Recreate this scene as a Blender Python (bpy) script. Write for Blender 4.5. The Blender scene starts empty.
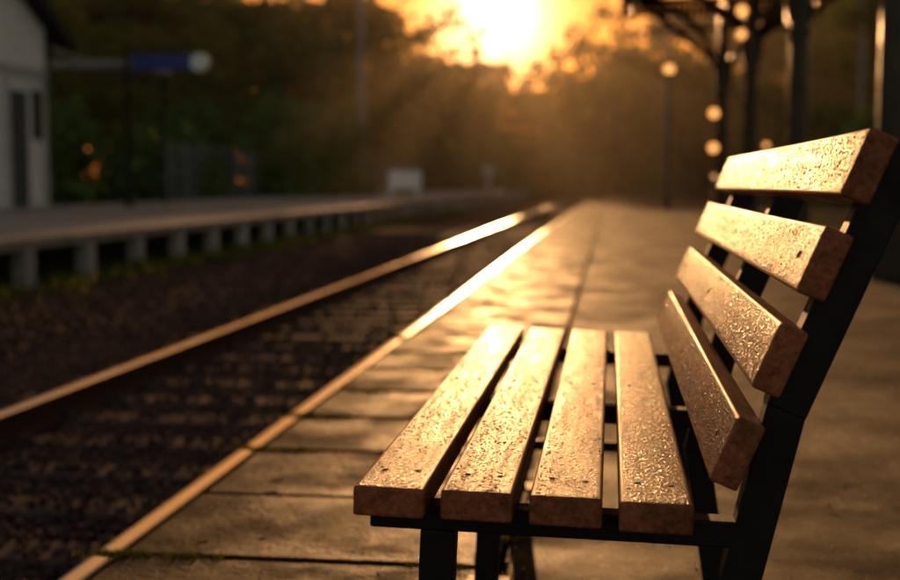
import bpy, bmesh, math, random
import numpy as np
from mathutils import Vector, Matrix
random.seed(7); rng=np.random.default_rng(7)
S=bpy.context.scene
S.view_settings.view_transform='Standard'; S.view_settings.look='None'; S.view_settings.exposure=0; S.view_settings.gamma=1
COL=S.collection
HAZE=True

# ------------------------------------------------------------ helpers
def link(o,parent=None):
    COL.objects.link(o)
    if parent: o.parent=parent
    return o
def empty(name):
    e=bpy.data.objects.new(name,None); return link(e)
def mesh_np(name,V,F,mats,parent=None,smooth=False,midx=None):
    me=bpy.data.meshes.new(name)
    V=np.asarray(V,dtype=np.float32).reshape(-1,3)
    if isinstance(F,np.ndarray):
        n,k=F.shape
        me.vertices.add(len(V)); me.vertices.foreach_set('co',V.ravel())
        me.loops.add(n*k); me.loops.foreach_set('vertex_index',F.astype(np.int32).ravel())
        me.polygons.add(n)
        me.polygons.foreach_set('loop_start',np.arange(0,n*k,k,dtype=np.int32))
        me.polygons.foreach_set('loop_total',np.full(n,k,dtype=np.int32))
        me.update(calc_edges=True)
    else:
        me.from_pydata([tuple(map(float,v)) for v in V],[],F); me.update()
    for m in (mats if isinstance(mats,(list,tuple)) else [mats]): me.materials.append(m)
    if midx is not None: me.polygons.foreach_set('material_index',np.asarray(midx,dtype=np.int32))
    if smooth: me.polygons.foreach_set('use_smooth',np.ones(len(me.polygons),dtype=bool))
    me.validate()
    return link(bpy.data.objects.new(name,me),parent)
class MB:
    def __init__(s): s.v=[];s.f=[];s.m=[]
    def add(s,V,F,m=0):
        b=len(s.v); s.v+= [tuple(v) for v in V]; s.f+=[tuple(i+b for i in f) for f in F]; s.m+=[m]*len(F)
    def box(s,x0,x1,y0,y1,z0,z1,m=0,c=0.0):
        if c<=0:
            V=[(x,y,z) for z in (z0,z1) for y in (y0,y1) for x in (x0,x1)]
            F=[(0,2,3,1),(4,5,7,6),(0,1,5,4),(2,6,7,3),(0,4,6,2),(1,3,7,5)]
            s.add(V,F,m)
        else:
            V=[(x0,y0,z0),(x1,y0,z0),(x1,y1,z0),(x0,y1,z0),
               (x0,y0,z1-c),(x1,y0,z1-c),(x1,y1,z1-c),(x0,y1,z1-c),
               (x0+c,y0+c,z1),(x1-c,y0+c,z1),(x1-c,y1-c,z1),(x0+c,y1-c,z1)]
            F=[(3,2,1,0),(8,9,10,11)]
            for i in range(4):
                j=(i+1)%4
                F+=[(i,j,4+j,4+i),(4+i,4+j,8+j,8+i)]
            s.add(V,F,m)
    def beam(s,p0,p1,w,d,m=0,up=(0,1,0)):
        p0=Vector(p0);p1=Vector(p1);t=(p1-p0).normalized();u=Vector(up)
        a=t.cross(u)
        if a.length<1e-4: a=t.cross(Vector((1,0,0)))
        a.normalize(); b=a.cross(t).normalized()
        V=[]
        for p in (p0,p1):
            for sa,sb in ((-1,-1),(1,-1),(1,1),(-1,1)): V.append(p+a*sa*w/2+b*sb*d/2)
        s.add(V,[(0,1,2,3),(7,6,5,4),(0,4,5,1),(1,5,6,2),(2,6,7,3),(3,7,4,0)],m)
    def tube(s,p0,p1,r0,r1,n=10,m=0,cap=True):
        p0=Vector(p0);p1=Vector(p1);t=(p1-p0).normalized()
        a=t.orthogonal().normalized();b=t.cross(a)
        V=[]
        for p,r in ((p0,r0),(p1,r1)):
            for i in range(n):
                an=2*math.pi*i/n; V.append(p+a*math.cos(an)*r+b*math.sin(an)*r)
        F=[(i,(i+1)%n,n+(i+1)%n,n+i) for i in range(n)]
        if cap: F+=[tuple(range(n-1,-1,-1)),tuple(range(n,2*n))]
        s.add(V,F,m)
    def sphere(s,c,r,m=0,n=12,k=8,sz=1.0):
        V=[];F=[]
        for j in range(k+1):
            ph=math.pi*j/k
            for i in range(n):
                a=2*math.pi*i/n; V.append((c[0]+r*math.sin(ph)*math.cos(a),c[1]+r*math.sin(ph)*math.sin(a),c[2]+r*sz*math.cos(ph)))
        for j in range(k):
            for i in range(n):
                F.append((j*n+i,(j+1)*n+i,(j+1)*n+(i+1)%n,j*n+(i+1)%n))
        s.add(V,F,m)
    def obj(s,name,mats,parent=None,smooth=False,bevel=0):
        o=mesh_np(name,s.v,s.f,mats,parent,smooth,s.m)
        if bevel:
            b=o.modifiers.new('b','BEVEL'); b.width=bevel; b.segments=2; b.limit_method='ANGLE'
        return o

# ------------------------------------------------------------ materials
def nt(name):
    m=bpy.data.materials.new(name); m.use_nodes=True; t=m.node_tree; t.nodes.clear()
    o=t.nodes.new('ShaderNodeOutputMaterial'); return m,t,o
def N(t,k,**kw):
    n=t.nodes.new(k)
    for a,b in kw.items():
        if a in n.inputs: n.inputs[a].default_value=b
        else: setattr(n,a,b)
    return n
def ramp(t,src,stops):
    r=t.nodes.new('ShaderNodeValToRGB'); t.links.new(src,r.inputs[0])
    e=r.color_ramp.elements
    while len(e)<len(stops): e.new(0.5)
    for i,(p,c) in enumerate(stops):
        e[i].position=p; e[i].color=(c,c,c,1) if not isinstance(c,tuple) else (*c,1)
    return r.outputs[0]
def simple(name,c0,c1,rough=(0.6,0.8),scale=8,metal=0,bump=0.2,bscale=60,stretch=(1,1,1),island=0.0,spec=0.5,bdist=0.01,wet=0,wscale=2.0,speck=None):
    m,t,o=nt(name); L=t.links.new
    p=N(t,'ShaderNodeBsdfPrincipled'); L(p.outputs[0],o.inputs[0])
    p.inputs['Metallic'].default_value=metal; p.inputs['Specular IOR Level'].default_value=spec
    tc=N(t,'ShaderNodeTexCoord'); mp=N(t,'ShaderNodeMapping'); mp.inputs['Scale'].default_value=stretch; L(tc.outputs['Object'],mp.inputs[0])
    n1=N(t,'ShaderNodeTexNoise',Scale=scale,Detail=8.0,Roughness=0.65); L(mp.outputs[0],n1.inputs[0])
    col=ramp(t,n1.outputs[0],[(0.3,c0),(0.7,c1)])
    if speck:
        sn=N(t,'ShaderNodeTexVoronoi',Scale=speck[0]); L(mp.outputs[0],sn.inputs[0])
        sr=ramp(t,sn.outputs['Color'],[(0.2,speck[1]),(0.85,1.0),(0.97,speck[2])])
        mm=N(t,'ShaderNodeMix',data_type='RGBA',blend_type='MULTIPLY'); mm.inputs[0].default_value=1; L(col,mm.inputs[6]); L(sr,mm.inputs[7]); col=mm.outputs[2]
    if island>0:
        g=N(t,'ShaderNodeNewGeometry'); mr=N(t,'ShaderNodeMapRange'); L(g.outputs['Random Per Island'],mr.inputs[0])
        mr.inputs['To Min'].default_value=1-island; mr.inputs['To Max'].default_value=1+island
        vm=N(t,'ShaderNodeVectorMath',operation='SCALE'); L(col,vm.inputs[0]); L(mr.outputs[0],vm.inputs['Scale']); col=vm.outputs[0]
    L(col,p.inputs['Base Color'])
    n3=N(t,'ShaderNodeTexNoise',Scale=scale*0.6,Detail=4.0); L(mp.outputs[0],n3.inputs[0])
    rr=ramp(t,n3.outputs[0],[(0.35,rough[0]),(0.65,rough[1])]); L(rr,p.inputs['Roughness'])
    if wet>0:
        nw=N(t,'ShaderNodeTexNoise',Scale=wscale,Detail=8.0,Roughness=0.7); L(tc.outputs['Object'],nw.inputs[0])
        L(ramp(t,nw.outputs[0],[(0.45,0.0),(0.68,wet)]),p.inputs['Coat Weight']); p.inputs['Coat Roughness'].default_value=0.3; p.inputs['Coat IOR'].default_value=1.33
    if bump>0:
        n2=N(t,'ShaderNodeTexNoise',Scale=bscale,Detail=6.0,Roughness=0.7); L(mp.outputs[0],n2.inputs[0])
        b=N(t,'ShaderNodeBump',Strength=bump,Distance=bdist); L(n2.outputs[0],b.inputs['Height']); L(b.outputs[0],p.inputs['Normal'])
        if wet>0:
            b3=N(t,'ShaderNodeBump',Strength=bump*0.6,Distance=bdist); L(n2.outputs[0],b3.inputs['Height']); L(b3.outputs[0],p.inputs['Coat Normal'])
    return m
def emis(name,c,s):
    m,t,o=nt(name); e=N(t,'ShaderNodeEmission'); e.inputs[0].default_value=(*c,1); e.inputs[1].default_value=s; t.links.new(e.outputs[0],o.inputs[0]); return m
def wood_mat(name):
    m,t,o=nt(name); L=t.links.new
    p=N(t,'ShaderNodeBsdfPrincipled'); L(p.outputs[0],o.inputs[0])
    tc=N(t,'ShaderNodeTexCoord'); oi=N(t,'ShaderNodeObjectInfo')
    ad=N(t,'ShaderNodeVectorMath',operation='ADD'); sc=N(t,'ShaderNodeVectorMath',operation='SCALE')
    cmb=N(t,'ShaderNodeCombineXYZ'); L(oi.outputs['Random'],cmb.inputs[0]); L(oi.outputs['Random'],cmb.inputs[2]); L(cmb.outputs[0],sc.inputs[0]); sc.inputs['Scale'].default_value=9
    L(tc.outputs['Object'],ad.inputs[0]); L(sc.outputs[0],ad.inputs[1])
    mp=N(t,'ShaderNodeMapping'); mp.inputs['Scale'].default_value=(1,0.06,1); L(ad.outputs[0],mp.inputs[0])
    g=N(t,'ShaderNodeTexNoise',Scale=90.0,Detail=8.0,Roughness=0.7,Distortion=0.6); L(mp.outputs[0],g.inputs[0])
    bl=N(t,'ShaderNodeTexNoise',Scale=11.0,Detail=8.0,Roughness=0.7); L(ad.outputs[0],bl.inputs[0])
    c1=ramp(t,g.outputs[0],[(0.3,(0.16,0.042,0.018)),(0.52,(0.36,0.112,0.048)),(0.75,(0.54,0.21,0.10))])
    c2=ramp(t,bl.outputs[0],[(0.3,0.32),(0.62,1.0)])
    mx=N(t,'ShaderNodeMix',data_type='RGBA',blend_type='MULTIPLY'); mx.inputs[0].default_value=1; L(c1,mx.inputs[6]); L(c2,mx.inputs[7])
    L(mx.outputs[2],p.inputs['Base Color'])
    wn=N(t,'ShaderNodeTexNoise',Scale=60.0,Detail=8.0,Roughness=0.8); L(mp.outputs[0],wn.inputs[0])
    L(ramp(t,wn.outputs[0],[(0.35,0.36),(0.65,0.6)]),p.inputs['Roughness'])
    p.inputs['Specular IOR Level'].default_value=0.09
    fn=N(t,'ShaderNodeTexNoise',Scale=700.0,Detail=3.0,Roughness=0.8); L(ad.outputs[0],fn.inputs[0])
    b1=N(t,'ShaderNodeBump',Strength=0.5,Distance=0.0007); L(fn.outputs[0],b1.inputs['Height'])
    b2=N(t,'ShaderNodeBump',Strength=0.4,Distance=0.001); L(g.outputs[0],b2.inputs['Height']); L(b1.outputs[0],b2.inputs['Normal'])
    L(b2.outputs[0],p.inputs['Normal'])
    return m
def leaf_mat(name,c0,c1,trans=0.45):
    m,t,o=nt(name); L=t.links.new
    g=N(t,'ShaderNodeNewGeometry')
    col=ramp(t,g.outputs['Random Per Island'],[(0.0,c0),(1.0,c1)])
    p=N(t,'ShaderNodeBsdfDiffuse'); L(col,p.inputs[0])
    tr=N(t,'ShaderNodeBsdfTranslucent'); L(col,tr.inputs[0])
    mx=N(t,'ShaderNodeMixShader'); mx.inputs[0].default_value=trans
    L(p.outputs[0],mx.inputs[1]); L(tr.outputs[0],mx.inputs[2]); L(mx.outputs[0],o.inputs[0])
    return m

M_wood=wood_mat('wet_wood')
M_drop,t,o=nt('water_bead')
p=N(t,'ShaderNodeBsdfPrincipled'); p.inputs['Base Color'].default_value=(0.17,0.05,0.024,1); p.inputs['Roughness'].default_value=0.17; p.inputs['Specular IOR Level'].default_value=0.85
t.links.new(p.outputs[0],o.inputs[0])
M_iron=simple('black_iron',(0.005,0.0045,0.004),(0.012,0.010,0.008),rough=(0.45,0.7),scale=30,bump=0.25,bscale=150,bdist=0.002,spec=0.25)
M_bolt=simple('bolt_steel',(0.08,0.04,0.025),(0.15,0.08,0.05),rough=(0.5,0.7),scale=200,metal=0.3,bump=0)
M_slab=simple('wet_paving',(0.016,0.0085,0.006),(0.060,0.032,0.022),rough=(0.6,0.9),scale=3.5,bump=1.0,bscale=34,island=0.35,bdist=0.014,spec=0.11,wet=0.24,wscale=4.0,speck=(140,0.5,2.2))
M_asph=simple('asphalt',(0.016,0.0088,0.0065),(0.046,0.0255,0.018),rough=(0.6,0.9),scale=2.5,bump=1.0,bscale=100,bdist=0.014,spec=0.10,wet=0.14,wscale=3.2,speck=(75,0.3,4.2))
M_mort=simple('mortar',(0.006,0.004,0.003),(0.018,0.012,0.009),scale=20,bump=0.4,spec=0.05)
M_conc=simple('concrete',(0.18,0.16,0.14),(0.34,0.31,0.28),rough=(0.6,0.85),scale=3,bump=0.3,bscale=40,spec=0.3)
M_pillar=simple('pale_concrete',(0.34,0.31,0.28),(0.5,0.47,0.43),rough=(0.6,0.85),scale=3,bump=0.2,island=0.3)
M_dark=simple('void_shade',(0.012,0.01,0.009),(0.03,0.025,0.02),scale=3)  # near-black colour carries the shade of the void under the deck
M_steel=simple('polished_rail_head',(0.84,0.82,0.79),(0.95,0.93,0.91),rough=(0.2,0.32),scale=6,metal=1,bump=0.05,bscale=80,stretch=(1,0.1,1),bdist=0.002)
M_rust=simple('rail_rust',(0.04,0.017,0.011),(0.09,0.04,0.022),scale=30,bump=0.4,spec=0.2)
M_stone=simple('ballast_stone',(0.030,0.016,0.014),(0.092,0.050,0.043),rough=(0.7,0.95),scale=25,bump=0.3,bscale=90,island=0.5,spec=0.12)
M_ball=simple('ballast_bed',(0.014,0.008,0.007),(0.055,0.031,0.026),rough=(0.8,0.95),scale=28,bump=1.0,bscale=24,bdist=0.05,spec=0.1)
M_sleep=simple('sleeper_timber',(0.05,0.03,0.022),(0.13,0.08,0.058),rough=(0.75,0.95),scale=14,stretch=(0.15,1,1),bump=0.6,bscale=40,island=0.3,spec=0.15)
M_earth=simple('earth_grass',(0.025,0.03,0.012),(0.07,0.06,0.03),scale=0.6,bump=0.6,bscale=6,bdist=0.1,spec=0.1)
M_white=simple('white_painted_wall',(0.66,0.63,0.58),(0.84,0.81,0.76),scale=3,bump=0.15)
M_roof=simple('roof_tiles',(0.02,0.019,0.018),(0.045,0.04,0.038),scale=6,bump=0.4,bscale=20,rough=(0.8,0.95),spec=0.1)
M_glass=simple('window_glass',(0.02,0.022,0.025),(0.03,0.032,0.035),rough=(0.05,0.12),bump=0)
M_door=simple('door_paint',(0.03,0.05,0.05),(0.05,0.07,0.07),bump=0.1)
M_blue=simple('blue_sign_enamel',(0.01,0.03,0.18),(0.015,0.04,0.24),rough=(0.4,0.5),bump=0)
M_swhite=simple('white_enamel',(0.7,0.7,0.66),(0.8,0.8,0.76),rough=(0.3,0.4),bump=0)
M_post=simple('column_paint',(0.016,0.009,0.006),(0.036,0.019,0.011),rough=(0.24,0.38),scale=6,bump=0.15,bscale=30,spec=0.35)
M_bark=simple('bark',(0.04,0.03,0.02),(0.09,0.065,0.045),scale=10,bump=0,spec=0.1)
M_grey=simple('galvanised_pole',(0.12,0.13,0.14),(0.22,0.23,0.24),rough=(0.4,0.6),metal=0.2,bump=0)
M_leaf=leaf_mat('leaf_green',(0.06,0.10,0.02),(0.16,0.20,0.04))
M_leaf2=leaf_mat('leaf_autumn',(0.10,0.105,0.02),(0.22,0.175,0.035))
M_hedge=leaf_mat('hedge_leaf',(0.055,0.115,0.03),(0.15,0.22,0.055),0.25)
M_grass=leaf_mat('grass_blade',(0.05,0.075,0.015),(0.15,0.15,0.035),0.35)
M_moss=leaf_mat('moss',(0.10,0.11,0.012),(0.28,0.21,0.02),0.2)
M_dead=leaf_mat('dead_leaf',(0.10,0.04,0.015),(0.28,0.14,0.04),0.25)
M_globe=emis('lit_globe',(1.0,0.40,0.10),2.0)

# ------------------------------------------------------------ camera
CAMZ=0.88
cam=bpy.data.cameras.new('camera'); co=link(bpy.data.objects.new('camera',cam))
cam.lens=50; cam.sensor_width=36; cam.clip_end=3000; cam.clip_start=0.05
th=math.radians(7.31); ph=math.radians(4.89)
co.location=(0,0,CAMZ)
co.rotation_euler=(math.radians(90)-ph,0,th)
cam.dof.use_dof=True; cam.dof.focus_distance=1.95; cam.dof.aperture_fstop=2.7; cam.dof.aperture_blades=0
S.camera=co

# ------------------------------------------------------------ light
EL=math.radians(7.5); AZ=math.radians(-5.3)   # azimuth from +Y, negative = toward -X
sd=Vector((math.sin(AZ)*math.cos(EL),math.cos(AZ)*math.cos(EL),math.sin(EL)))
sun=bpy.data.lights.new('sun','SUN'); so=link(bpy.data.objects.new('sun',sun))
sun.energy=4.4; sun.angle=math.radians(0.6); sun.color=(1.0,0.48,0.17)
so.rotation_euler=(-sd).to_track_quat('-Z','Y').to_euler(); so.location=(-10,100,14)
W=bpy.data.worlds.new('World'); S.world=W; W.use_nodes=True; t=W.node_tree; t.nodes.clear(); L=t.links.new
wo=N(t,'ShaderNodeOutputWorld'); sk=N(t,'ShaderNodeTexSky'); sk.sky_type='NISHITA'; sk.sun_disc=False
sk.sun_elevation=EL; sk.sun_rotation=AZ; sk.dust_density=2.0; sk.air_density=1.2; sk.altitude=50
tc=N(t,'ShaderNodeTexCoord'); dp=N(t,'ShaderNodeVectorMath',operation='DOT_PRODUCT'); L(tc.outputs['Generated'],dp.inputs[0]); dp.inputs[1].default_value=sd
mxm=N(t,'ShaderNodeMath',operation='MAXIMUM'); L(dp.outputs['Value'],mxm.inputs[0]); mxm.inputs[1].default_value=0
tcol=ramp(t,mxm.outputs[0],[(0.0,(1.0,0.80,0.72)),(0.7,(0.75,0.52,0.38)),(0.95,(0.28,0.14,0.06)),(1.0,(0.22,0.10,0.03))])
tint=N(t,'ShaderNodeMix',data_type='RGBA',blend_type='MULTIPLY'); tint.inputs[0].default_value=1; L(tcol,tint.inputs[7]); L(sk.outputs[0],tint.inputs[6])
b0=N(t,'ShaderNodeBackground',Strength=0.15); L(tint.outputs[2],b0.inputs[0])
last=b0.outputs[0]
for pw,st,c in ((1500,6.0,(1.0,0.70,0.32)),(160,0.35,(1.0,0.46,0.10))):
    pn=N(t,'ShaderNodeMath',operation='POWER'); L(mxm.outputs[0],pn.inputs[0]); pn.inputs[1].default_value=pw
    mu=N(t,'ShaderNodeMath',operation='MULTIPLY'); L(pn.outputs[0],mu.inputs[0]); mu.inputs[1].default_value=st
    bb=N(t,'ShaderNodeBackground'); bb.inputs[0].default_value=(*c,1); L(mu.outputs[0],bb.inputs[1])
    ad=N(t,'ShaderNodeAddShader'); L(last,ad.inputs[0]); L(bb.outputs[0],ad.inputs[1]); last=ad.outputs[0]
L(last,wo.inputs[0])

if HAZE:
    b=MB(); b.box(-160,140,34,200,-3,40)
    m,t,o=nt('morning_haze'); vs=N(t,'ShaderNodeVolumeScatter'); vs.inputs['Color'].default_value=(1,0.84,0.62,1); vs.inputs['Density'].default_value=0.0013; vs.inputs['Anisotropy'].default_value=0.55
    t.links.new(vs.outputs[0],o.inputs['Volume']); b.obj('haze',m)

# ------------------------------------------------------------ bench
bench=empty('park_bench')
Y0,Y1=1.685,3.66
def slat(name,cx,cz,w,th_,ang):
    bm=bmesh.new(); bmesh.ops.create_cube(bm,size=1)
    bmesh.ops.scale(bm,vec=(w,Y1-Y0,th_),verts=bm.verts)
    bmesh.ops.bevel(bm,geom=bm.edges[:],offset=0.0055,segments=3,profile=0.6,affect='EDGES')
    me=bpy.data.meshes.new(name); bm.to_mesh(me); bm.free(); me.materials.append(M_wood)
    for q in me.polygons: q.use_smooth=True
    o=link(bpy.data.objects.new(name,me),bench)
    try: me.set_sharp_from_angle(angle=math.radians(50))
    except Exception: pass
    o.location=(cx,(Y0+Y1)/2+random.uniform(-.007,.007),cz); o.rotation_euler=(0,ang,random.uniform(-.0012,.0012))
    return o
slats=[]
SW=0.1; gap=(0.468-4*SW)/3
seat_tilt=math.atan(0.012/0.468)
for i in range(4):
    cx=-0.352+SW/2+i*(SW+gap); z=0.459-(cx+0.352)*math.tan(seat_tilt)-0.021
    slats.append(slat('seat_slat_%d'%(i+1),cx,z,SW,0.042,seat_tilt))
ta=math.radians(22.8); T=Vector((math.sin(ta),0,math.cos(ta))); Nn=Vector((-math.cos(ta),0,math.sin(ta)))
P0=Vector((0.135,0,0.4825)); bw=0.095; bg=(0.51-4*bw)/3
for i in range(4):
    c=P0+T*(bw/2+i*(bw+bg))-Nn*0.02
    a=math.atan2(Nn.x,Nn.z)
    slats.append(slat('backrest_slat_%d'%(i+1),c.x,c.z,bw,0.04,a))
for k,y in enumerate((1.79,2.67,3.55)):
    b=MB(); yy=0.05
    o0=P0-Nn*0.071
    pA=o0+T*0.515; pB=o0+T*0.12; pC=Vector((0.187,0,0.31)); pD=Vector((0.235,0,0.0))
    def bar(p,q,w,d=yy,yo=0): b.beam((p[0],y+yo,p[2]),(q[0],y+yo,q[2]),w,d)
    bar(pA,pB-T*0.004,0.058); bar(pB+ (pB-pC).normalized()*0.01,pC,0.056,yy-0.004); bar(pC+Vector((0,0,0.012)),pD,0.052,yy-0.008)
    zt=0.459-0.0445
    bar((-0.345,0,zt-0.018),(0.205,0,zt-0.018-0.55*math.tan(seat_tilt)),0.038,0.044)
    bar((-0.245,0,zt-0.04),(-0.262,0,0.0),0.052,0.04)
    bar((-0.25,0,0.13),(0.215,0,0.13),0.03,0.02)
    b.box(-0.31,-0.21,y-0.04,y+0.04,0.001,0.009); b.box(0.185,0.285,y-0.04,y+0.04,0.001,0.009)
    b.obj('support_frame_%d'%(k+1),M_iron,bench,bevel=0.003)
b=MB()
def bolt(c,n):
    n=Vector(n).normalized(); c=Vector(c)
    b.tube(c-n*0.001,c+n*0.001,0.0055,0.0055,14); b.tube(c+n*0.001,c+n*0.002,0.004,0.003,12)
for y in (1.79,2.67,3.55):
    for i in range(4):
        cx=-0.352+SW/2+i*(SW+gap); z=0.459-(cx+0.352)*math.tan(seat_tilt)
        for dx in (-0.024,0.024): bolt((cx+dx,y+random.uniform(-.006,.006),z-dx*math.tan(seat_tilt)),(math.sin(seat_tilt),0,math.cos(seat_tilt)))
        c=P0+T*(bw/2+i*(bw+bg)); bolt((c.x,y,c.z),Nn)
b.obj('bolts',M_bolt,bench,smooth=False)
def beads():
    base=[(0,0,0.5)]
    for rr,hh in ((0.55,0.38),(1.0,0.0)):
        for i in range(8):
            a=2*math.pi*i/8; base.append((rr*math.cos(a),rr*math.sin(a),hh))
    base=np.array(base)
    tri=[(0,1+i,1+(i+1)%8) for i in range(8)]
    for i in range(8):
        j=(i+1)%8; tri+=[(1+i,9+i,9+j),(1+i,9+j,1+j)]
    tri=np.array(tri)
    VV=[];FF=[];off=0
    for o in slats:
        w=SW if o.name.startswith('seat') else bw; h=0.021 if o.name.startswith('seat') else 0.02
        n=10000
        yl=(rng.random(n)**1.3)*(Y1-Y0-0.014)+0.007-(Y1-Y0)/2
        xl=(rng.random(n)-0.5)*(w-0.013)
        r=np.clip(np.exp(rng.normal(math.log(0.0012),0.36,n)),0.0006,0.0032)
        M=np.array(Matrix.Translation(o.location)@o.rotation_euler.to_matrix().to_4x4())
        P=base[None]*r[:,None,None]*np.array([1,1,1.0])
        P[:,:,2]*=rng.uniform(0.5,1.1,n)[:,None]
        P[:,:,1]*=rng.uniform(0.85,1.35,n)[:,None]
        P[:,:,0]+=xl[:,None];P[:,:,1]+=yl[:,None];P[:,:,2]+=h-0.0001
        P=P.reshape(-1,3)@M[:3,:3].T+M[:3,3]
        F=(tri[None]+(np.arange(n)*17)[:,None,None]).reshape(-1,3)+off
        VV.append(P);FF.append(F);off+=len(P)
    mesh_np('water_drops',np.vstack(VV),np.vstack(FF),M_drop,bench,smooth=True)
beads()

# ------------------------------------------------------------ ground and platform
b=MB(); b.box(-900,900,-200,1800,-3.0,-0.56); b.obj('ground',M_earth)
pf=empty('platform')
PX=-1.155
b=MB(); b.box(PX+0.03,8,-6,120,-0.56,-0.03); b.obj('platform_body',M_mort,pf)
b=MB()
y=-5.0
while y<119:
    tz=random.uniform(-0.005,0.002); b.box(PX+0.004,-0.256,y+0.010+random.uniform(0,.004),y+0.590-random.uniform(0,.004),-0.09,tz,c=0.010)
    y+=0.6
b.obj('paving_slabs',M_slab,pf)
b=MB(); b.box(-0.228,8,-6,120,-0.029,-0.002,c=0.008); b.obj('asphalt_surface',M_asph,pf)
b=MB(); b.box(PX+0.02,PX+0.028,-6,120,-0.55,-0.10)
b.obj('platform_edge_wall',M_conc,pf)
def tufts(name,pts,n,spread,size,mat,tall=1.0,parent=None):
    c=np.repeat(np.array(pts),n,axis=0); k=len(c)
    c=c+np.c_[rng.normal(0,spread[0],k),rng.normal(0,spread[1],k),np.zeros(k)]
    a=rng.uniform(0,2*math.pi,k); s=size*rng.uniform(0.5,1.3,k); lean=rng.uniform(-0.8,0.8,k)
    dx=np.cos(a)*s*0.16;dy=np.sin(a)*s*0.16
    top=c+np.c_[np.sin(a)*lean*s*0.7,-np.cos(a)*lean*s*0.7,s*tall]
    V=np.stack([c-np.c_[dx,dy,np.zeros(k)],c+np.c_[dx,dy,np.zeros(k)],top],1).reshape(-1,3)
    mesh_np(name,V,np.arange(3*k).reshape(-1,3),mat,parent)
pts=[]
y=-5.0
while y<30:
    if random.random()<0.85:
        for q in range(random.randint(2,7)): pts.append((PX+random.random()**2*0.8,y,-0.01))
    if random.random()<0.3: pts.append((-0.24,y+random.random()*0.6,-0.014))
    y+=0.6
tufts('moss',pts,150,(0.045,0.007),0.018,M_moss)
# small grit and gravel crumbs lying on the platform
V=[];F=[]
for i in range(900):
    x=random.uniform(-1.1,2.6); y=1.4+random.random()**1.4*8; s=random.uniform(.0015,.0045); b_=len(V)
    q=[random.uniform(.7,1.3) for _ in range(6)]
    V+=[(x-s*q[0],y,0.001),(x,y-s*q[1],0.001),(x+s*q[2],y,0.001),(x,y+s*q[3],0.001),(x,y,0.001+s*q[4])]
    F+=[(b_,b_+1,b_+4),(b_+1,b_+2,b_+4),(b_+2,b_+3,b_+4),(b_+3,b_,b_+4)]
mesh_np('grit',V,F,M_conc)
V=[];F=[]
for i in range(46):
    x=random.uniform(-1.1,3.2); y=random.uniform(1.6,11)
    if -0.4<x<0.3 and y<3.8: continue
    a=random.uniform(0,6.28); s=random.uniform(.012,.028); ca,sa=math.cos(a),math.sin(a); b_=len(V)
    for (u,v,w) in ((-1,0,0.1),(-.3,.5,.35),(.5,.42,.25),(1,0,.5),(.5,-.42,.1),(-.3,-.5,.3),(0,0,0)): V.append((x+(u*ca-v*sa)*s,y+(u*sa+v*ca)*s,0.004+w*s*0.7))
    F+=[(b_+6,b_+q,b_+(q+1)%6) for q in range(6)]
mesh_np('fallen_leaves',V,F,M_dead)
# sliver added in mid-air over the track for a streak of lit grass
V=[];F=[];cx,cy,cz=-3.0,8.0,1.20
for (u,w) in ((-1,0),(-.3,.22),(.5,.18),(1,0),(.5,-.18),(-.3,-.22)): V.append((cx+u*0.04,cy+w*0.05,cz-u*0.055+w*0.04))
F=[(0,1,2,3,4,5)]
mesh_np('lit_grass_streak',V,F,M_moss)

# ------------------------------------------------------------ track
tr=empty('railway_track')
RT=-0.288
for k,xc in enumerate((-1.577,-3.077)):
    prof=[(-.07,0),(.07,0),(.07,.012),(.012,.028),(.009,.032),(.009,.108),(.031,.116),(.036,.122),(.036,.142),(.030,.149),(.018,.1505),(0,.151),(-.018,.1505),(-.030,.149),(-.036,.142),(-.036,.122),(-.031,.116),(-.009,.108),(-.009,.032),(-.012,.028),(-.07,.012)]
    n=len(prof); V=[];F=[];m=[]
    for yy in (-6,190):
        for (px,pz) in prof: V.append((xc+px,yy,RT-0.151+pz))
    for i in range(n):
        j=(i+1)%n; F.append((i,j,n+j,n+i)); m.append(0 if 8<=i<=13 else 1)
    F+= [tuple(range(n-1,-1,-1)),tuple(range(n,2*n))]; m+=[1,1]
    mesh_np('rail_%d'%(k+1),V,F,[M_steel,M_rust],tr,False,m)
b=MB(); y=-4.0
while y<188:
    dx=random.uniform(-.03,.03); dz=random.uniform(-.006,.0)
    b.box(-3.62+dx,-1.19+min(dx,0),y,y+0.24,-0.56,-0.430+dz,c=0.012)
    for xc in (-1.577,-3.077):
        if y<40:
            for s in (-1,1):
                b.box(xc+s*0.085-0.03,xc+s*0.085+0.03,y+0.08,y+0.16,-0.44,-0.412,c=0.006)
    y+=0.62
b.obj('sleepers',M_sleep,tr)
nx,ny=90,260
xs=np.linspace(-7.9,PX+0.02,nx); ys=np.linspace(-6,190,ny)
X,Y=np.meshgrid(xs,ys); Z=-0.492+0.008*np.sin(X*3+Y*0.7)+0.006*rng.standard_normal(X.shape)
V=np.c_[X.ravel(),Y.ravel(),Z.ravel()]
I=np.arange((nx-1)*(ny-1)); r=I//(nx-1); c=I%(nx-1); q=r*nx+c
mesh_np('ballast_bed',V,np.c_[q,q+1,q+nx+1,q+nx],M_ball,tr,True)
bm=bmesh.new(); bmesh.ops.create_icosphere(bm,subdivisions=1,radius=1); bm.verts.ensure_lookup_table()
ib=np.array([v.co[:] for v in bm.verts]); it=np.array([[v.index for v in f.verts] for f in bm.faces]); bm.free()
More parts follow.
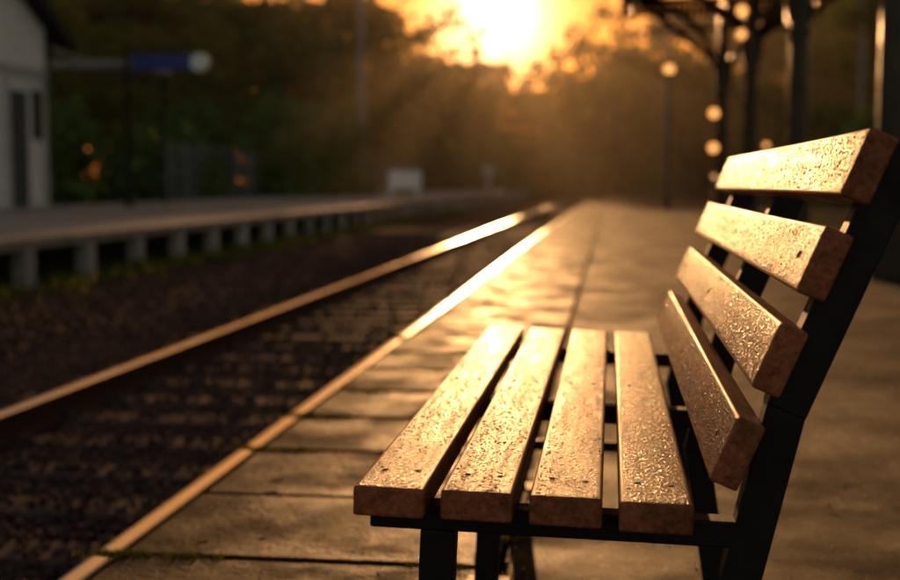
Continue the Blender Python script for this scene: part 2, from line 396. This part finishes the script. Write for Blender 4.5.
def stones(regs):
    VV=[];FF=[];off=0
    for (x0,x1,y0,y1,d,s0,s1,zb) in regs:
        n=int((x1-x0)*(y1-y0)*d)
        px=rng.uniform(x0,x1,n); py=rng.uniform(y0,y1,n)
        fr=((py+4.0)%0.62); on=(fr<0.25)&(px>-3.62)&(px<-1.19); keep=(~on)|(rng.random(n)<0.15)
        px=px[keep];py=py[keep];on=on[keep];n=len(px)
        P=ib[None]*(1+rng.uniform(-.28,.28,(n,12,1)))*rng.uniform(s0,s1,(n,1,1))*rng.uniform(0.6,1.25,(n,1,3))
        a=rng.uniform(0,6.28,n); ca,sa=np.cos(a)[:,None],np.sin(a)[:,None]
        e=rng.uniform(-.8,.8,n); ce,se=np.cos(e)[:,None],np.sin(e)[:,None]
        x=P[:,:,0].copy(); z=P[:,:,2].copy(); P[:,:,0],P[:,:,2]=x*ce-z*se,x*se+z*ce
        x=P[:,:,0].copy(); yv=P[:,:,1].copy(); P[:,:,0]=x*ca-yv*sa; P[:,:,1]=x*sa+yv*ca
        P[:,:,0]+=px[:,None]; P[:,:,1]+=py[:,None]
        P[:,:,2]+=(np.where(on,-0.424,zb)+rng.uniform(-.010,.010,n))[:,None]
        VV.append(P.reshape(-1,3)); FF.append((it[None]+(np.arange(n)*12)[:,None,None]).reshape(-1,3)+off); off+=n*12
    mesh_np('ballast_stones',np.vstack(VV),np.vstack(FF),M_stone,tr)
stones([(-4.4,-1.16,2.8,10,1700,.012,.022,-0.457),(-4.6,-1.16,10,30,300,.018,.032,-0.462),(-7.5,-4.4,6,34,170,.018,.034,-0.484)])

# ------------------------------------------------------------ opposite platform
op=empty('opposite_platform')
LX=-7.5; LZ=0.17
b=MB(); b.box(-17.4,LX,4,117,LZ-0.15,LZ,c=0.02); b.obj('deck',M_conc,op)
b=MB()
yy=5.75
while yy<116:
    b.box(LX-0.22,LX-0.015,yy-0.15,yy+0.15,-0.56,LZ-0.152); yy+=1.95
b.obj('deck_posts',M_pillar,op,bevel=0.015)
b=MB(); b.box(-15.3,LX-1.6,4.2,116.8,-0.56,LZ-0.16); b.obj('void_shade_block',M_dark,op)  # dark block behind the posts; the void's shade is put into its colour
pts=[(LX+rng.uniform(-0.9,0.75),rng.uniform(8,60),-0.49) for i in range(520)]
tufts('grass',pts,16,(0.12,0.12),0.17,M_grass)
pts=[(rng.uniform(8.2,30),rng.uniform(10,110),-0.56) for i in range(2600)]
tufts('grass',pts,10,(0.3,0.3),0.5,M_grass)

# ------------------------------------------------------------ station building (gable faces the track)
hb=empty('station_building')
bx=-17.45; bxb=-25; y0_,y1_,ym=24.7,37.3,31.0; ez=5.6; pz=8.9
b=MB()
G=[(y0_,-0.56),(y1_,-0.56),(y1_,ez),(ym,pz-0.15),(y0_,ez)]
V=[(bx,y,z) for (y,z) in G]+[(bxb,y,z) for (y,z) in G]
b.add(V,[(0,1,2,3,4),(9,8,7,6,5),(1,6,7,2),(0,4,9,5)])
b.obj('walls',M_white,hb)
b=MB(); sl=(pz-ez)/(y1_-ym)
for s in (-1,1):
    ey=ym+s*(y1_-ym+1.1); eh=ez-1.1*sl
    b.add([(bx+0.55,ym,pz),(bx+0.55,ey,eh),(bxb-.5,ey,eh),(bxb-.5,ym,pz),(bx+0.55,ym,pz+0.3),(bx+0.55,ey,eh+0.3),(bxb-.5,ey,eh+0.3),(bxb-.5,ym,pz+0.3)],
      [(0,1,2,3),(7,6,5,4),(0,4,5,1),(1,5,6,2),(2,6,7,3)])
b.obj('roof',M_roof,hb)
b=MB(); b.box(bx+0.003,bx+0.08,y0_,y1_+0.03,4.1,4.35)
for y in (y1_-0.3,y1_-2.75,y1_-5.2,y1_-7.6,y1_-10): b.box(bx+0.003,bx+0.06,y,y+0.28,LZ,4.09)
b.obj('trim',M_pillar,hb)
b=MB()
for y in (y1_-2.35,y1_-6.9): b.box(bx+0.002,bx+0.035,y,y+1.0,LZ+0.01,3.6)
b.obj('door',M_door,hb)
b=MB()
for y in (y1_-0.98,y1_-4.5,y1_-9.4): b.box(bx+0.002,bx+0.03,y,y+0.6,2.2,3.7)
b.obj('windows',M_glass,hb)
b=MB(); b.box(bx+0.1,-14.55,37.4,40.5,4.45,4.68,c=0.03); b.beam((bx+0.1,37.5,5.1),(-16.2,37.5,4.66),0.1,0.08); b.obj('awning',M_conc,hb)
b=MB(); b.tube((-14.75,40.3,LZ),(-14.75,40.3,4.46),0.06,0.06,8); b.obj('awning_post',M_iron,hb)
sg=empty('station_sign')
b=MB(); b.tube((-14.62,36.8,LZ),(-14.62,36.8,4.8),0.09,0.08,12); b.box(-14.8,-14.44,36.62,36.98,LZ,LZ+0.06); b.beam((-14.6,36.8,4.5),(-12.3,36.8,4.5),0.05,0.05); b.obj('post',M_iron,sg)
b=MB(); b.box(-14.4,-12.42,36.7,36.9,4.29,4.72); b.obj('board',M_blue,sg,bevel=0.02)
b=MB(); b.tube((-12.3,36.68,4.5),(-12.3,36.92,4.5),0.27,0.27,24); b.obj('roundel',M_swhite,sg)

# white bench far on opposite platform
wb=empty('white_platform_bench')
b=MB(); wx,wy=-9.9,60
for k in range(4): b.box(wx-0.8,wx+0.8,wy,wy+0.05,LZ+0.52+k*0.2,LZ+0.70+k*0.2)
b.box(wx-0.8,wx+0.8,wy-0.5,wy-0.01,LZ+0.44,LZ+0.5)
for s in (-0.7,0.7): b.box(wx+s-0.04,wx+s+0.04,wy-0.45,wy-0.39,LZ,LZ+0.44); b.box(wx+s-0.04,wx+s+0.04,wy+0.051,wy+0.12,LZ,LZ+1.3)
b.obj('slats',M_swhite,wb)
b=MB(); b.box(-8.5,-8.2,86,86.3,LZ,LZ+1.3,c=0.1); b.box(-8.75,-7.95,85.95,85.99,LZ+1.31,LZ+1.9); b.obj('marker_post',M_pillar)

# fence behind opposite platform
b=MB(); yy=50
while yy<118:
    b.tube((-18.2,yy,-0.56),(-18.2,yy,2.6),0.05,0.05,6); yy+=2.4
for z in (0.4,1.4,2.5): b.beam((-18.2,50,z),(-18.2,118,z),0.05,0.05,up=(0,0,1))
yy=50
while yy<118: b.box(-18.18,-18.15,yy,yy+0.04,0.0,2.5); yy+=0.4
b.obj('fence',M_grey)

for (x,y,h,r) in ((-14.2,71,19,0.2),(6.8,46,14,0.12),(3.6,85,13,0.14),(11,58,14,.15)):
    b=MB(); b.tube((x,y,-0.56),(x,y,h),r,r*0.7,10); b.beam((x-0.9,y,h-0.6),(x+0.9,y,h-0.6),0.1,0.1)
    for s in (-0.8,0,0.8): b.tube((x+s,y,h-0.55),(x+s,y,h-0.3),0.05,0.05,8)
    b.obj('utility_pole',M_grey)

def lamp(x,y,z,r):
    e=empty('street_lamp'); b=MB(); b.tube((x,y,0),(x,y,z-r),0.06,0.045,10); b.tube((x,y,0),(x,y,0.5),0.11,0.09,10); b.tube((x,y,z-r-0.05),(x,y,z-r*0.8),0.1,0.12,10); b.tube((x,y,z+r*0.8),(x,y,z+r+0.12),0.14,0.02,10)
    b.obj('pole',M_iron,e); b=MB(); b.sphere((x,y,z),r); b.obj('globe',M_globe,e,smooth=True)
lamp(1.85,42,4.6,0.17)
lamp(6.2,52,2.4,0.11)

# ------------------------------------------------------------ canopy
cn=empty('platform_canopy')
CX=2.56
b=MB(); lp=MB(); mt=MB(); col=MB()
for y in (6.0,12.0,18.0,24.0,30.0):
    b.box(CX-0.2,CX+0.2,y-0.2,y+0.2,-0.001,0.12)
    b.box(CX-0.17,CX+0.17,y-0.17,y+0.17,0.12,1.05,c=0.03)
    col.tube((CX,y,1.05),(CX,y,4.95),0.135,0.12,24)
    for z in (1.06,2.9,3.85): col.tube((CX,y,z),(CX,y,z+0.09),0.175,0.175,24)
    for s in (-1,1):
        pr=None
        for k in range(9):
            a=k/8*math.pi/2; px=CX+s*(0.1+1.9*(1-math.cos(a))); pz_=3.1+2.0*math.sin(a)
            if pr: b.beam(pr,(px,y,pz_),0.14,0.12)
            pr=(px,y,pz_)
        b.beam((CX+s*0.1,y,3.65),(CX+s*1.95,y,5.1),0.14,0.12)
        for (q,rr) in ((0.55,0.22),(1.0,0.14)):
            for k in range(12):
                a0=k/12*2*math.pi;a1=(k+1)/12*2*math.pi; cx=CX+s*q; cz=4.75
                b.beam((cx+rr*math.cos(a0),y,cz+rr*math.sin(a0)),(cx+rr*math.cos(a1),y,cz+rr*math.sin(a1)),0.045,0.045)
        pr=None
        for k in range(7):
            a=k/6*math.pi/2; py=y+s*(0.1+1.3*(1-math.cos(a))); pz_=3.9+1.1*math.sin(a)
            if pr: b.beam(pr,(CX,py,pz_),0.08,0.06,up=(1,0,0))
            pr=(CX,py,pz_)
    b.beam((0.45,y,5.12),(4.7,y,5.12),0.14,0.12,up=(0,0,1))
    b.beam((0.7,y,4.45),(4.4,y,4.45),0.08,0.08,up=(0,0,1))
for x in (0.5,CX,4.65): b.beam((x,3,5.03),(x,31.5,5.03),0.14,0.14,up=(0,0,1))
b.obj('brackets_and_beams',M_post,cn); co_=col.obj('columns',M_post,cn,smooth=True)
try: co_.data.set_sharp_from_angle(angle=math.radians(40))
except Exception: pass
b=MB()
b.add([(0.2,3,5.25),(CX,3,5.75),(4.95,3,5.25),(0.2,31.8,5.25),(CX,31.8,5.75),(4.95,31.8,5.25),(0.2,3,5.33),(CX,3,5.83),(4.95,3,5.33),(0.2,31.8,5.33),(CX,31.8,5.83),(4.95,31.8,5.33)],
 [(0,1,4,3),(1,2,5,4),(6,9,10,7),(7,10,11,8),(3,4,10,9),(4,5,11,10),(0,6,7,1),(1,7,8,2),(0,3,9,6),(2,8,11,5)])
yy=3.0
while yy<31.6:
    for x in (0.17,4.97): b.add([(x,yy,5.34),(x,yy+0.14,5.34),(x,yy+0.14,5.02),(x,yy+0.07,4.94),(x,yy,5.02)],[(0,1,2,3,4)])
    yy+=0.15
x=0.2
while x<4.9:
    for y in (2.98,31.83): b.add([(x,y,5.3),(x+0.14,y,5.3),(x+0.14,y,5.02),(x+0.07,y,4.94),(x,y,5.02)],[(0,1,2,3,4)])
    x+=0.15
b.obj('roof',M_roof,cn)
for (x,y,z,r) in ((CX-0.2,23.9,4.05,0.095),(CX-0.2,23.9,3.62,0.085),(CX-0.2,29.9,2.5,0.11),(CX-0.2,29.9,1.7,0.11)):  # emissive spheres on short arms, standing for bright spots on the columns
    mt.beam((CX,y,z+r+0.04),(x,y,z+r+0.04),0.03,0.03); lp.sphere((x,y,z),r)
mt.obj('sphere_arms',M_iron,cn); lp.obj('glow_spheres',M_globe,cn,smooth=True)

# ------------------------------------------------------------ vegetation
def leaves(C,n,sig,size,r):
    k=len(C)*n
    c=np.repeat(C,n,axis=0)+r.normal(0,1,(k,3))*np.repeat(sig,n,axis=0)
    a=r.normal(0,1,(k,3)); a/=np.linalg.norm(a,axis=1)[:,None]
    bb=r.normal(0,1,(k,3)); bb-=a*(a*bb).sum(1)[:,None]; bb/=np.linalg.norm(bb,axis=1)[:,None]
    s=size*r.uniform(0.5,1.3,k)[:,None]
    V=np.stack([c-a*s,c+bb*s*0.55,c+a*s,c-bb*s*0.55],1).reshape(-1,3)
    return V,np.arange(4*k).reshape(-1,4)
def tree_mesh(name,H,Rr,nc,nl,size,mat,seed,low=0.25):
    r=np.random.default_rng(seed); random.seed(seed)
    b=MB(); th_=H*0.028
    pr=Vector((0,0,-0.6)); rad=th_; tip=[]
    for k in range(6):
        q=Vector((pr.x+random.uniform(-.02,.02)*H,pr.y+random.uniform(-.02,.02)*H,H*0.8*(k+1)/6))
        b.tube(pr,q,rad,rad*0.78,8,0,False)
        if k>0:
            for j in range(3):
                a=random.uniform(0,6.28); l=Rr*random.uniform(.5,.95)
                e=q+Vector((math.cos(a)*l,math.sin(a)*l,l*random.uniform(.2,.7))); b.tube(q,e,rad*0.4,rad*0.1,5,0,False); tip.append(e)
                e2=q.lerp(e,0.5); f=e2+Vector((random.uniform(-1,1),random.uniform(-1,1),0.6))*l*0.4; b.tube(e2,f,rad*0.2,rad*0.05,4,0,False); tip.append(f)
        pr=q; rad*=0.78
    C=[tuple(v) for v in tip]
    while len(C)<nc:
        a=r.uniform(0,6.28); z=r.uniform(low,1.0); prof=math.sin(math.pi*min(1,(z-low)/(1-low)*0.85+0.12))**0.6
        q=Rr*prof*r.uniform(0.3,1.0); C.append((q*math.cos(a),q*math.sin(a),z*H))
    C=np.array(C); sig=np.c_[r.uniform(.5,1.2,(len(C),2)),r.uniform(.35,.8,(len(C),1))]*Rr*0.15
    V,F=leaves(C,nl,sig,size,r)
    nb=len(b.v); me=bpy.data.meshes.new(name)
    allV=np.vstack([np.array(b.v),V]); faces=b.f+[tuple(int(i) for i in f+nb) for f in F]
    me.from_pydata([tuple(map(float,v)) for v in allV],[],faces); me.materials.append(M_bark); me.materials.append(mat)
    me.polygons.foreach_set('material_index',np.array([0]*len(b.f)+[1]*len(F),dtype=np.int32)); me.update()
    return me
TM=[tree_mesh('tree_a',16,5.2,64,60,0.42,M_leaf,1),tree_mesh('tree_b',18,5.8,70,60,0.44,M_leaf2,2,0.2),tree_mesh('tree_c',15,4.5,56,60,0.38,M_leaf,3,0.15),tree_mesh('tree_d',17,5.0,40,36,0.36,M_leaf2,4,0.3)]
TH=[16,18,15,17]
def tree(x,y,h,k=None,wide=1.0):
    k=random.randrange(4) if k is None else k
    o=link(bpy.data.objects.new('tree',TM[k])); s=h/TH[k]
    o.location=(x,y,-0.56); o.scale=(s*wide,s*wide,s); o.rotation_euler=(0,0,random.uniform(0,6.28)); return o
random.seed(11)
for (x,y,h) in ((-27,60,10),(-34,54,14),(-41,60,15),(-22.5,68,10),(-29,75,13),(-37,78,16),(-24,88,14),(-33,95,16),(-21.5,100,16),(-46,75,18),(-52,60,16)): tree(x,y,h,wide=1.25)
for i in range(9): tree(-62+i*5.0+random.uniform(-1,1),122+random.uniform(-6,8),19.8+random.uniform(-2.2,2.5),wide=1.2)
for i in range(10): tree(7.5+i*6+random.uniform(-1,1),126+random.uniform(-10,10),19+random.uniform(-2,3),wide=1.1)
for (x,y,h) in ((14,60,12),(19,52,13),(25,66,17),(12.5,84,13),(20,90,16),(31,56,16),(12,100,14),(27,80,17),(16,74,12),(13,46,8),(11.5,70,9)): tree(x,y,h,wide=1.15)
tree(0.8,138,20.5,3,1.0); tree(-4.2,150,19,3,0.8); tree(-19.5,140,20.5,3,1.1)
for i in range(16): tree(-40+i*4.2+random.uniform(-1,1),172+random.uniform(-6,10),16.8+random.uniform(-2.5,2.5),wide=1.3)
for i in range(20): tree(-120+i*12.0+random.uniform(-1,1),215+random.uniform(-6,10),15.0+random.uniform(-2,2),wide=1.9)
def bush(name,x,y,rx,ry,h,seed,mat=M_hedge,n=46,nl=150,size=0.17):
    r=np.random.default_rng(seed)
    a=r.uniform(0,6.28,n); el=r.uniform(0.0,1.0,n); q=np.sqrt(1-el**2*0.8)*r.uniform(.75,1,n)
    C=np.c_[x+rx*q*np.cos(a),y+ry*q*np.sin(a),-0.4+h*el*0.9]
    sig=np.tile(np.array([[rx*0.16,ry*0.16,h*0.10]]),(n,1))
    V,F=leaves(C,nl,sig,size,r)
    C2=np.c_[x+rx*0.5*r.uniform(-1,1,n),y+ry*0.5*r.uniform(-1,1,n),h*r.uniform(0,.7,n)-0.4]
    V2,F2=leaves(C2,40,sig*1.4,size*2.6,r)
    mesh_np(name,np.vstack([V,V2]),np.vstack([F,F2+len(V)]),mat)
bush('hedge_bush',-22.8,66,2.6,3,5.6,1); bush('hedge_bush',-17.4,66,2.4,3,5.6,2); bush('hedge_bush',-15.9,70,2.2,3,5.0,3)
bush('hedge_bush',-20.5,56,2.6,3,3.6,4); bush('hedge_bush',-25,52,3,3,4.6,5)
for i in range(8): bush('hedge_bush',10.5+i*3.2,48+i*4+random.uniform(-3,3),2.6,2.4,2.8+random.random()*1.6,20+i)
for i in range(14): bush('hedge_bush',-34+i*5.2,160+random.uniform(-4,4) if -8<(-34+i*5.2)<2 else 140+random.uniform(-6,6),3.6,3,4.2+random.random()*2,40+i,size=0.3,nl=80)
